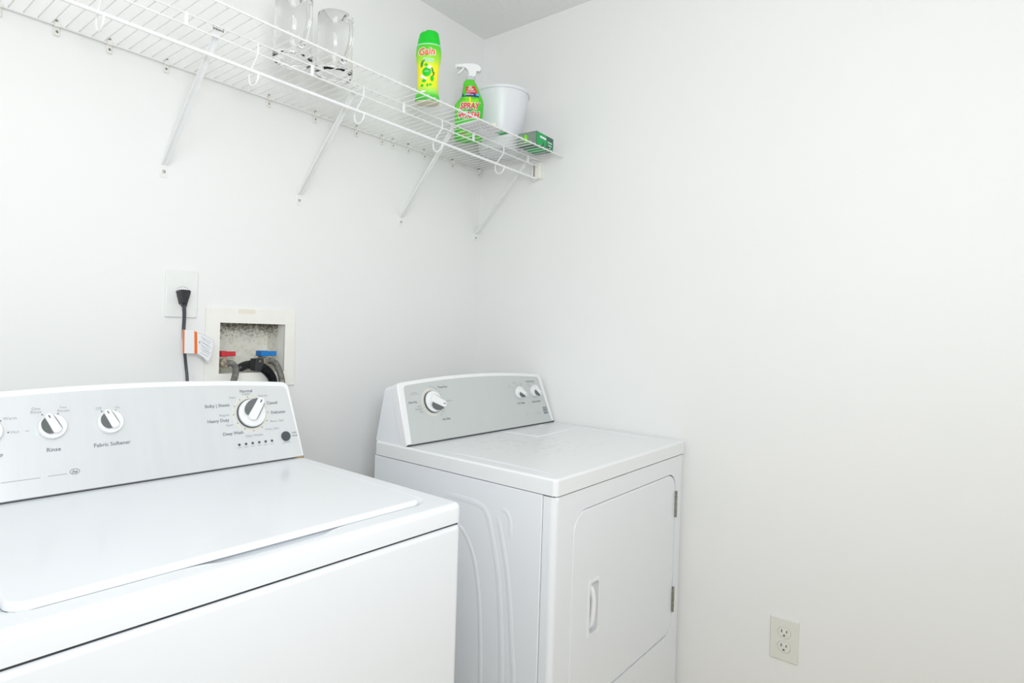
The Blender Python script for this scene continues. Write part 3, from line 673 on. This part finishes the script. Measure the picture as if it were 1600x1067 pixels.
# spray bottle: shouldered flat body with a trigger head
sb = empty('spray_bottle', 'green trigger spray bottle with white spray head and red lettering on shelf', 'bottle', (-.318, -.212, ZB), math.radians(-50))
def body_w(z):      # half widths (left, right) and half depth for a height
    key = [(0, .044, .044, .026), (.004, .047, .046, .029), (.06, .0475, .0455, .030), (.098, .0490, .0460, .030), (.112, .0500, .0470, .030), (.122, .0440, .0475, .029), (.135, .0330, .0440, .027), (.150, .0265, .0370, .024), (.170, .0240, .0290, .020), (.186, .0225, .0215, .017), (.194, .0200, .0160, .015), (.200, .0150, .0130, .013)]
    for a, b in zip(key, key[1:]):
        if a[0] <= z <= b[0]:
            t = (z - a[0]) / (b[0] - a[0]); return [a[j] + (b[j] - a[j]) * t for j in (1, 2, 3)]
    return key[-1][1:]
bm = bmesh.new(); rings = []; n = 96
def front_y(x, z):
    l, r, d = body_w(z); c, h = (r - l) / 2, (r + l) / 2; s = max(-1, min(1, (x - c) / h))
    return -d * (1 - abs(s) ** 3.0) ** (1 / 3.0)
zz = [0, .002, .004, .02, .04, .06, .08, .098, .106, .112, .117, .122, .128, .135, .142, .150, .160, .170, .178, .186, .190, .194, .200]
for z in zz:
    l, r, d = body_w(z); c, h = (r - l) / 2, (r + l) / 2; ring = []
    for k in range(n):
        a = 2 * PI * k / n; ca, sa = math.cos(a), math.sin(a); e = 2 / 3.0
        ring.append(bm.verts.new((c + h * math.copysign(abs(ca) ** e, ca), d * math.copysign(abs(sa) ** e, sa), z)))
    rings.append(ring)
for a, c in zip(rings, rings[1:]):
    for k in range(n): bm.faces.new((a[k], a[(k + 1) % n], c[(k + 1) % n], c[k]))
bm.faces.new(rings[0][::-1]); bm.faces.new(rings[-1]); obj('bottle_body', bm, SPRAYGREEN, sb, angle=60)
def sp_print(nm, m_, polys=(), texts=(), lift=.0008, label=None):
    bm = bmesh.new(); I = XZ(0)
    for p in polys:
        vs_ = [bm.verts.new((u, 0, v)) for u, v in p]; bm.faces.new(vs_)
    subdiv(bm, 4)
    for s, u, v, wd, sh_, rot, bold, hh in texts: text(bm, s, u, v, wd, I, bold=bold, lift=0, shear=sh_, rot=rot, height=hh)
    for v in bm.verts:
        l, r, d = body_w(v.co.z); v.co.x = max(-l * .99, min(r * .99, v.co.x)); v.co.y = front_y(v.co.x, v.co.z) - lift
    NOREC.add(nm); return obj(nm, bm, m_, sb, smooth=False, label=label)
sp_print('red_banner', REDP, [[(-.0400, .151), (.0450, .149), (.0400, .168), (.0300, .1765), (-.0350, .171)]], lift=.0012)
sp_print('navy_banner', NAVY, [[(-.0400, .138), (.0480, .136), (.0450, .149), (-.0400, .151)]], lift=.0012)
sp_print('banner_lettering', WHITEP, texts=[('10X', .002, .1710, .012, .1, 0, .05, .007), ('TOUGH', .003, .1632, .020, .1, 0, .05, .0065), ('STAIN REMOVER', .004, .1560, .030, .1, 0, .04, .003), ('LIFTS &', -.004, .1490, .014, .1, 0, .04, .003), ('REMOVES', .000, .1445, .026, .1, 0, .04, .003)], lift=.0019)
sp_print('aqua_spot', AQUA, [ell(.026, .1455, .0055, .005)], lift=.0019)
star = []
for k in range(32):
    a = 2 * PI * k / 32; rr = .026 if k % 2 == 0 else .013
    star.append((.002 + rr * math.cos(a) * 1.25, .118 + rr * math.sin(a) * .85))
sp_print('burst_print', LIME, [star], lift=.0005)
sp_print('flash_print', YELLOW, [ell(.002, .128, .0030, .012), ell(.002, .116, .010, .004)], lift=.0009)
sp_print('name_outline', WHITEP, texts=[('SPRAY', .003, .1060, .0700, .22, .03, .085, .0250), ('WASH', .000, .0760, .0740, .22, .03, .085, .0265)], lift=.0010)
for tx in (('SPRAY', .003, .1060, .0665, .22, .03, .035, .0215), ('WASH', .000, .0760, .0705, .22, .03, .035, .0230), ('20%', -.014, .012, .018, .1, 0, .05, .008)): sp_print('name_lettering', REDP, texts=[tx], lift=.0015)
sp_print('small_name_lettering', NAVY, texts=[("'n'", .003, .0915, .0120, .2, .03, .05, .0055)], lift=.0018)
sp_print('lime_stripe', LIME, [[(-.046, .036), (.044, .040), (.044, .050), (-.046, .046)], [(-.046, .020), (.044, .024), (.044, .029), (-.046, .025)]], lift=.0005)
bm = bmesh.new(); lathe(bm, [(0, .199), (.0155, .199), (.0160, .201), (.0160, .209), (.0150, .211), (0, .211)], 28); obj('collar', bm, mat('grey_collar', (.62, .63, .66), .4), sb)
bm = bmesh.new()
side = [(-.008, .211), (.016, .211), (.019, .225), (.020, .234), (.030, .233), (.036, .240), (.035, .250), (.028, .259), (.012, .265), (-.010, .266), (-.034, .262), (-.043, .262), (-.045, .253), (-.043, .249), (-.028, .249), (-.016, .246), (-.009, .236), (-.006, .224)]
side = [(x, .211 + (z - .211) * .82) for x, z in side]
plate(bm, side, [], -.0105, .0105, XZ(0), bev=.0035); obj('spray_head', bm, PLASTIC, sb, angle=50)
bm = bmesh.new(); plate(bm, [(x, .211 + (z - .211) * .82) for x, z in [(-.026, .250), (-.020, .249), (-.024, .238), (-.033, .228), (-.040, .221), (-.043, .223), (-.038, .231), (-.030, .240)]], [], -.006, .006, XZ(0), bev=.0015); obj('trigger', bm, PLASTIC, sb)
bm = bmesh.new(); lathe(bm, [(0, 0), (.0068, 0), (.0072, .005), (.0060, .006), (0, .006)], 16, M=frame((-.044, 0, .2479), (0, 1, 0), (0, 0, 1), (-1, 0, 0))); obj('nozzle', bm, PLASTIC, sb)

bk = empty('bucket', 'white round plastic bucket on the shelf end beside the corner', 'bucket', (-.150, -.212, ZB), 0)
RB, RTp, HB = .072, .1015, .206
bm = bmesh.new(); lathe(bm, [(0, .003), (RB - .008, .003), (RB - .003, 0), (RB, .003), (RTp - .004, HB - .010), (RTp, HB - .009), (RTp + .001, HB - .004), (RTp, HB), (RTp - .004, HB), (RTp - .0065, HB - .012), (RB - .003, .006), (0, .006)], 72)
obj('bucket_wall', bm, BUCKET, bk, angle=50)

gx = empty('green_carton', 'small green and dark printed carton at the right end of the shelf', 'box', (-.113, -.3425, ZB), math.radians(3))
BW, BD, BH = .112, .074, .0445
bm = bmesh.new(); box(bm, -BW / 2, BW / 2, -BD / 2, BD / 2, 0, BH, bev=.0008, seg=1); obj('carton_body', bm, BOXDARK, gx)
def patch(par, nm, m_, pts, M, d=.0004):
    bm = bmesh.new(); plate(bm, pts, [], 0, d, M); return obj(nm, bm, m_, par, smooth=False)
Fb = XZ(-BD / 2)
patch(gx, 'green_front_print', BOXGREEN, [(-BW / 2 + .001, .001), (.008, .001), (.008, BH - .001), (-BW / 2 + .001, BH - .001)], Fb)
patch(gx, 'white_label_print', WHITEP, rrect(-.034, .006, .027, .034, .001), Fb, .0008)
patch(gx, 'leaf_print', BOXDARK, [(-.020, .001), (-.004, .001), (-.008, .010), (-.012, .019), (-.016, .010)], Fb, .0008)
patch(gx, 'pale_caption_print', TEAL, rrect(.016, .046, .022, .027, .001), Fb, .0008)
patch(gx, 'pale_caption_print', TEAL, rrect(.020, .044, .013, .017, .001), Fb, .0008)
patch(gx, 'green_corner_print', BOXGREEN, rrect(.044, .054, .002, .010, .002), Fb, .0008)
patch(gx, 'yellow_mark_print', BEIGE, rrect(.030, .036, .003, .009, .002), Fb, .0008)
Ls = frame((-BW / 2, 0, 0), (0, -1, 0), (0, 0, 1), (-1, 0, 0))
patch(gx, 'side_print', BOXGREY, [(-BD / 2 + .001, .001), (BD / 2 - .001, .001), (BD / 2 - .001, BH - .001), (-BD / 2 + .001, BH - .001)], Ls)
patch(gx, 'side_leaf_print', LIME, ell(-.006, .024, .007, .014), Ls, .0008)
Us = frame((0, 0, 0), (1, 0, 0), (0, -1, 0), (0, 0, -1))
patch(gx, 'underside_print', BOXGREEN, [(-.02, -BD / 2 + .004), (.03, -BD / 2 + .004), (.03, BD / 2 - .004), (-.02, BD / 2 - .004)], Us)

pk = empty('flat_packet', 'flat white printed packet with a green end lying on the shelf', 'packet', (-.372, -.323, ZB), 0)
bm = bmesh.new(); box(bm, -.077, .077, -.046, .046, 0, .005, bev=.0015, seg=2); obj('packet_sleeve', bm, PAPER, pk)
patch(pk, 'green_end_print', BOXGREEN, [(.040, .014), (.072, .014), (.072, .044), (.040, .044)], Us)
bm = bmesh.new()
for k in range(5): plate(bm, rrect(-.066, .010 - .012 * (k % 3), -.030 + .014 * k, -.0288 + .014 * k, .0004, 2), [], 0, .0004, Us)
obj('caption_marks', bm, LITEINK, pk)
bm = bmesh.new(); lathe(bm, [(0, 0), (.006, .0), (.007, .004), (.005, .008), (0, .009)], 16, M=Matrix.Translation((0, 0, 0)))
cp = obj('small_cap', bm, mat('pale_yellow_plastic', (.83, .80, .60), .4), None); cp.location = (-.372, -.365, ZB + .005); tag(cp, 'tiny pale yellow cap resting on the flat packet at shelf edge', 'cap')

# ================================================================== wall outlets
def outlet(M, parent):
    pass
ol = empty('duplex_wall_outlet', 'ivory duplex electrical outlet low on the right wall', 'outlet', (0, -1.1505, .4125))
Rw = frame((0, 0, 0), (0, -1, 0), (0, 0, 1), (-1, 0, 0))        # u along -y (to the right), v up, w out of the wall
def duplex(cv):
    r = .0165; pts = []
    for k in range(48):
        a = 2 * PI * k / 48; x, y = r * math.cos(a), r * math.sin(a)
        pts.append((x, cv + max(-.0140, min(.0140, y))))
    return pts
def duplex2(cv, g):
    r = .0165 + g; pts = []
    for k in range(48):
        a = 2 * PI * k / 48; x, y = r * math.cos(a), r * math.sin(a); pts.append((x, cv + max(-.0140 - g, min(.0140 + g, y))))
    return pts
bm = bmesh.new(); plate(bm, rrect(-.0355, .0355, -.0575, .0575, .003), [duplex2(.0195, .0006), duplex2(-.0195, .0006)], 0, .0058, Rw, bev=.002); obj('cover_plate', bm, PLATE, ol)
for cv in (.0195, -.0195):
    bm = bmesh.new(); plate(bm, duplex(cv), [], -.0, .0070, Rw, bev=.0006); sk = obj('socket', bm, PLATE, ol)
    for du, hh in ((-.0064, .0085), (.0064, .0070)):
        bm = bmesh.new(); plate(bm, rrect(du - .0012, du + .0012, cv + .0045 - hh / 2, cv + .0045 + hh / 2, .0004, 2), [], .0066, .0073, Rw); obj('slot', bm, BUTTON, sk)
    bm = bmesh.new(); plate(bm, circ(0, cv - .0072, .0026, 14), [], .0066, .0073, Rw); obj('ground_hole', bm, BUTTON, sk)
bm = bmesh.new(); lathe(bm, [(0, .0010), (.002, .0009), (.003, 0), (0, 0)], 14, M=Rw @ Matrix.Translation((0, 0, .0056))); obj('screw', bm, PLATE, ol)

po = empty('single_wall_outlet', 'white wall plate with one round power socket behind the washer', 'outlet', (-1.1480, 0, 1.3055))
Bw = XZ(0)
bm = bmesh.new(); plate(bm, rrect(-.0400, .0395, -.0595, .0585, .003), [circ(.002, 0, .0180, 40)], 0, .0058, Bw, bev=.002); obj('cover_plate', bm, PLATE2, po)
bm = bmesh.new(); plate(bm, circ(.002, 0, .0172, 40), [], 0, .0068, Bw, bev=.0006); obj('socket', bm, PLATE2, po)
bm = bmesh.new(); lathe(bm, [(0, .0010), (.002, .0009), (.003, 0), (0, 0)], 14, M=Bw @ Matrix.Translation((.0, .032, .0056))); obj('screw', bm, PLATE2, po)

cord = empty('power_cord', 'black power cord with angled plug hanging behind the washer', 'power cord', (-1.146, -.008, 1.300))
o = Vector((-1.146, -.008, 1.300))
bm = bmesh.new(); pl = [(-1.1640, 1.3100), (-1.1620, 1.3125), (-1.1550, 1.3155), (-1.1366, 1.3150), (-1.1340, 1.3120), (-1.1352, 1.3050), (-1.1425, 1.2790), (-1.1560, 1.2785), (-1.1575, 1.2840)]
plate(bm, [(x - o.x, z - o.z) for x, z in pl], [], -.001, .018, XZ(0), bev=.004)
box(bm, -1.1565 - o.x, -1.1455 - o.x, -.022, -.010, 1.2730 - o.z, 1.2800 - o.z, bev=.001, seg=1); obj('plug', bm, BLACK, cord)
bm = bmesh.new(); cps = [(-1.1515, -.026, 1.2757), (-1.1545, -.036, 1.2474), (-1.1592, -.045, 1.2166), (-1.1578, -.045, 1.1887), (-1.1548, -.045, 1.1579), (-1.1504, -.045, 1.1213), (-1.1489, -.05, 1.0876), (-1.145, -.06, .95), (-1.14, -.07, .70), (-1.14, -.075, .45)]
tube(bm, [Vector(p) - o for p in smooth_path(cps, 6)], lambda t: .0046 - .0010 * min(1, t * 2), 10); obj('cord_sheath', bm, CORD, cord)
yt = -.0505 - o.y
tg = [(-1.1645, 1.2158), (-1.1500, 1.2155), (-1.1358, 1.2135), (-1.1273, 1.2103), (-1.1080, 1.2030), (-1.0878, 1.1922), (-1.0862, 1.1820), (-1.0868, 1.1700), (-1.0909, 1.1489), (-1.0992, 1.1346), (-1.1120, 1.1470), (-1.1257, 1.1564), (-1.1342, 1.1579), (-1.1633, 1.1582)]
T2 = lambda x, z: (x - o.x, z - o.z)
bm = bmesh.new(); plate(bm, [T2(*p) for p in tg], [], 0, .0006, XZ(yt)); tgo = obj('warning_tag', bm, PAPER, cord, smooth=False, label='white and orange warning tag')
bm = bmesh.new(); plate(bm, [T2(*p) for p in ((-1.1640, 1.2155), (-1.1598, 1.2155), (-1.1590, 1.1584), (-1.1628, 1.1584))], [], .0006, .0010, XZ(yt)); plate(bm, [T2(*p) for p in ((-1.1360, 1.2133), (-1.1290, 1.2108), (-1.1270, 1.1566), (-1.1342, 1.1576))], [], .0006, .0010, XZ(yt)); obj('orange_band', bm, ORANGE, tgo, smooth=False)
bm = bmesh.new()
for k in range(9):
    f = k / 8; za = 1.2000 - .0400 * f; zb = 1.1850 - .0360 * f
    xa, xb = -1.1190 + (.004 * (k % 2)), -1.0925 - .003 * ((k * 7) % 3)
    plate(bm, [T2(xa, za), T2(xb, zb), T2(xb, zb - .0010), T2(xa, za - .0010)], [], .0006, .0009, XZ(yt))
plate(bm, [T2(-1.1245, 1.1860), T2(-1.1222, 1.1895), T2(-1.1198, 1.1850), T2(-1.1222, 1.1815)], [], .0006, .0009, XZ(yt))
for a, b in zip(tg[3:], tg[4:12]):
    A, B = Vector((a[0] - o.x, a[1] - o.z)), Vector((b[0] - o.x, b[1] - o.z)); c0 = Vector((-1.108 - o.x, 1.175 - o.z)); k = .035
    plate(bm, [tuple(A.lerp(c0, k)), tuple(B.lerp(c0, k)), tuple(B.lerp(c0, k + .02)), tuple(A.lerp(c0, k + .02))], [], .0006, .0009, XZ(yt))
obj('tag_print', bm, LITEINK, tgo, smooth=False)

# ================================================================== recessed supply box
sbx = empty('washer_outlet_box', 'cream recessed supply box with dirty interior in the back wall', 'outlet box', (-.9515, 0, 1.165))
o = Vector((-.9515, 0, 1.165)); q2 = lambda x, z: (x - o.x, z - o.z)
bm = bmesh.new(); plate(bm, [q2(-1.0855, 1.0605), q2(-.8190, 1.0605), q2(-.8225, 1.2790), q2(-1.0855, 1.2745)], [[q2(HX0, HZ0), q2(HX1, HZ0), q2(HX1, HZ1), q2(HX0, HZ1)]], -.031, .007, XZ(0), bev=0)
bmesh.ops.delete(bm, geom=[f for f in bm.faces if False], context='FACES')
# trim the flange behind the wall face back to the sleeve
bm.free(); bm = bmesh.new()
plate(bm, [q2(-1.0855, 1.0605), q2(-.8190, 1.0605), q2(-.8225, 1.2790), q2(-1.0855, 1.2745)], [[q2(HX0, HZ0), q2(HX1, HZ0), q2(HX1, HZ1), q2(HX0, HZ1)]], 0, .006, XZ(0), bev=.0015)
plate(bm, [q2(HX0 - .0035, HZ0 - .0035), q2(HX1 + .0035, HZ0 - .0035), q2(HX1 + .0035, HZ1 + .0035), q2(HX0 - .0035, HZ1 + .0035)], [[q2(HX0, HZ0), q2(HX1, HZ0), q2(HX1, HZ1), q2(HX0, HZ1)]], -.031, .001, XZ(0))
obj('face_frame', bm, CREAM, sbx, smooth=False)
def wq(nm, x0, x1, y0, y1, z0, z1, m_):
    bm = bmesh.new(); box(bm, x0 - o.x, x1 - o.x, y0, y1, z0 - o.z, z1 - o.z); ob = obj(nm, bm, m_, sbx, smooth=False); return ob
E_ = .003
bx = bmesh.new()
box(bx, HX0 - E_ - o.x, HX0 - o.x, .031, .093, HZ0 - o.z, HZ1 - o.z); box(bx, HX1 - o.x, HX1 + E_ - o.x, .031, .093, HZ0 - o.z, HZ1 - o.z)
box(bx, HX0 - E_ - o.x, HX1 + E_ - o.x, .031, .093, HZ0 - E_ - o.z, HZ0 - o.z); box(bx, HX0 - E_ - o.x, HX1 + E_ - o.x, .031, .093, HZ1 - o.z, HZ1 + E_ - o.z)
box(bx, HX0 - E_ - o.x, HX1 + E_ - o.x, .090, .093, HZ0 - o.z, HZ1 - o.z)
bmesh.ops.translate(bx, vec=o, verts=bx.verts)
g = obj('box_interior', bx, GRIME, sbx, smooth=False); g.matrix_parent_inverse = Matrix.Translation(-o)
bm = bmesh.new(); plate(bm, [q2(-.998, 1.2625), q2(-.949, 1.2625), q2(-.949, 1.2745), q2(-.998, 1.2745)], [], .006, .0063, XZ(0)); obj('sticker', bm, mat('pale_yellow_sticker', (.85, .82, .70), .5), sbx, label='pale yellow sticker')

def valve(name, label, X0, X1, hubx, lever, cx, cz, cpl_y):
    t = empty(name, label, 'valve', (cx, .045, cz)); o = Vector((cx, .045, cz))
    bm = bmesh.new()
    lathe(bm, [(0, -.040), (.009, -.040), (.011, -.036), (.011, -.012), (.0135, -.010), (.0135, .004), (.010, .006), (.007, .012), (.007, .022), (0, .022)], 20)
    tube(bm, [(0, 0, 0), (0, cpl_y - .045 + .004, 0)], .0085, 16)
    obj('valve_body', bm, BRASS, t)
    bm = bmesh.new(); lathe(bm, [(.0, 0), (.0095, 0), (.0110, .001), (.0128, .003), (.0128, .014), (.0110, .016), (0, .016)], 24, M=frame((0, cpl_y - .045 + .004, 0), (1, 0, 0), (0, 0, 1), (0, -1, 0)))
    obj('hose_coupling', bm, BRASS, t)
    bm = bmesh.new(); y0 = .004 - .045
    box(bm, X0 - o.x, hubx - o.x, y0, y0 + .030, 1.1450 - o.z, 1.1603 - o.z, bev=.0025)
    box(bm, hubx - .004 - o.x, X1 - o.x, y0 + .002, y0 + .010, 1.1462 - o.z, 1.1592 - o.z, bev=.0018)
    obj('lever', bm, lever, t)
valve('hot_water_valve', 'brass hot water valve with red lever inside the supply box', -1.0365, -.9955, -1.0190, RED, -1.0290, 1.1285, .004)
valve('cold_water_valve', 'brass cold water valve with blue lever inside the supply box', -.9225, -.8720, -.8970, BLUE, -.9000, 1.1300, .020)

def hose(name, label, pts, r, m_, n=14, cat='hose', step=8):
    P0 = Vector(pts[0]); t = empty(name, label, cat, P0)
    bm = bmesh.new(); tube(bm, [p - P0 for p in smooth_path(pts, step)], r, n); obj('hose_tube', bm, m_, t); return t, P0
hose('hot_water_hose', 'grey rubber hose curving down from the red-lever valve', [(-1.0280, -.014, 1.1287), (-1.0210, -.020, 1.1290), (-1.0125, -.023, 1.1200), (-1.0110, -.025, 1.1050), (-1.0175, -.030, 1.0880), (-1.0240, -.034, 1.0700), (-1.03, -.04, 1.03), (-1.03, -.05, .90), (-1.03, -.055, .60)], .0083, HOSE)
hose('cold_water_hose', 'grey rubber hose curving right and down from the blue-lever valve', [(-.9000, .002, 1.1320), (-.8920, -.006, 1.1315), (-.8860, -.014, 1.1240), (-.8810, -.020, 1.1100), (-.8770, -.026, 1.0925), (-.8755, -.032, 1.0680), (-.876, -.04, 1.03), (-.88, -.05, .90), (-.88, -.055, .60)], .0085, HOSE)
dp = [(-.9650, .060, 1.1015), (-.9590, .059, 1.1065), (-.9460, .052, 1.1160), (-.9380, .030, 1.1210), (-.9300, .004, 1.1190), (-.9190, -.016, 1.1090), (-.9090, -.028, 1.0930), (-.9040, -.034, 1.0720), (-.903, -.04, 1.04), (-.90, -.05, .90), (-.90, -.055, .60)]
def ribr(t): return .0118 + (.0013 * math.sin(t * 760) if .30 < t < .80 else 0)
dh, P0 = hose('drain_hose', 'black corrugated drain hose arching out of the supply box', dp, ribr, BLACK, 16, step=64)
K = frame(Vector((-.9350, .006, 1.1205)) - P0, Vector((.75, -.6, -.25)).normalized(), Vector((.3, .02, .95)).normalized(), Vector((-.5, -.8, .2)).normalized())
bm = bmesh.new(); box(bm, -.0140 + (-.937 - P0.x), .0120 + (-.937 - P0.x), -.0185 - P0.y, .012 - P0.y, 1.1060 - P0.z, 1.1400 - P0.z, bev=.003); obj('hose_clamp', bm, BLACK, dh)
bm = bmesh.new(); lathe(bm, [(0, .0012), (.002, .001), (.0028, 0), (0, 0)], 14, M=frame((-.938 - P0.x, -.0185 - P0.y, 1.1330 - P0.z), (1, 0, 0), (0, 0, 1), (0, -1, 0))); obj('clamp_screw', bm, BRASS, dh)

# flat print too small to pick apart stays one piece per cluster
for o_ in bpy.context.scene.objects:
    if o_.parent and any(k in o_.name for k in ('lettering', '_dots', '_marks', '_print', 'pale_strips', 'name_outline', 'green_blob', 'lime_stripe', 'orange_band')) and 'ring' not in o_.name:
        if o_.name.split('.')[0] in ('banner_lettering', 'setting_dots', 'caption_marks', 'white_flower_print', 'leaf_print', 'flash_print', 'pale_strips', 'green_blob', 'lime_stripe', 'orange_band', 'tag_print', 'name_outline', 'emblem_lettering'): o_['kind'] = 'stuff'
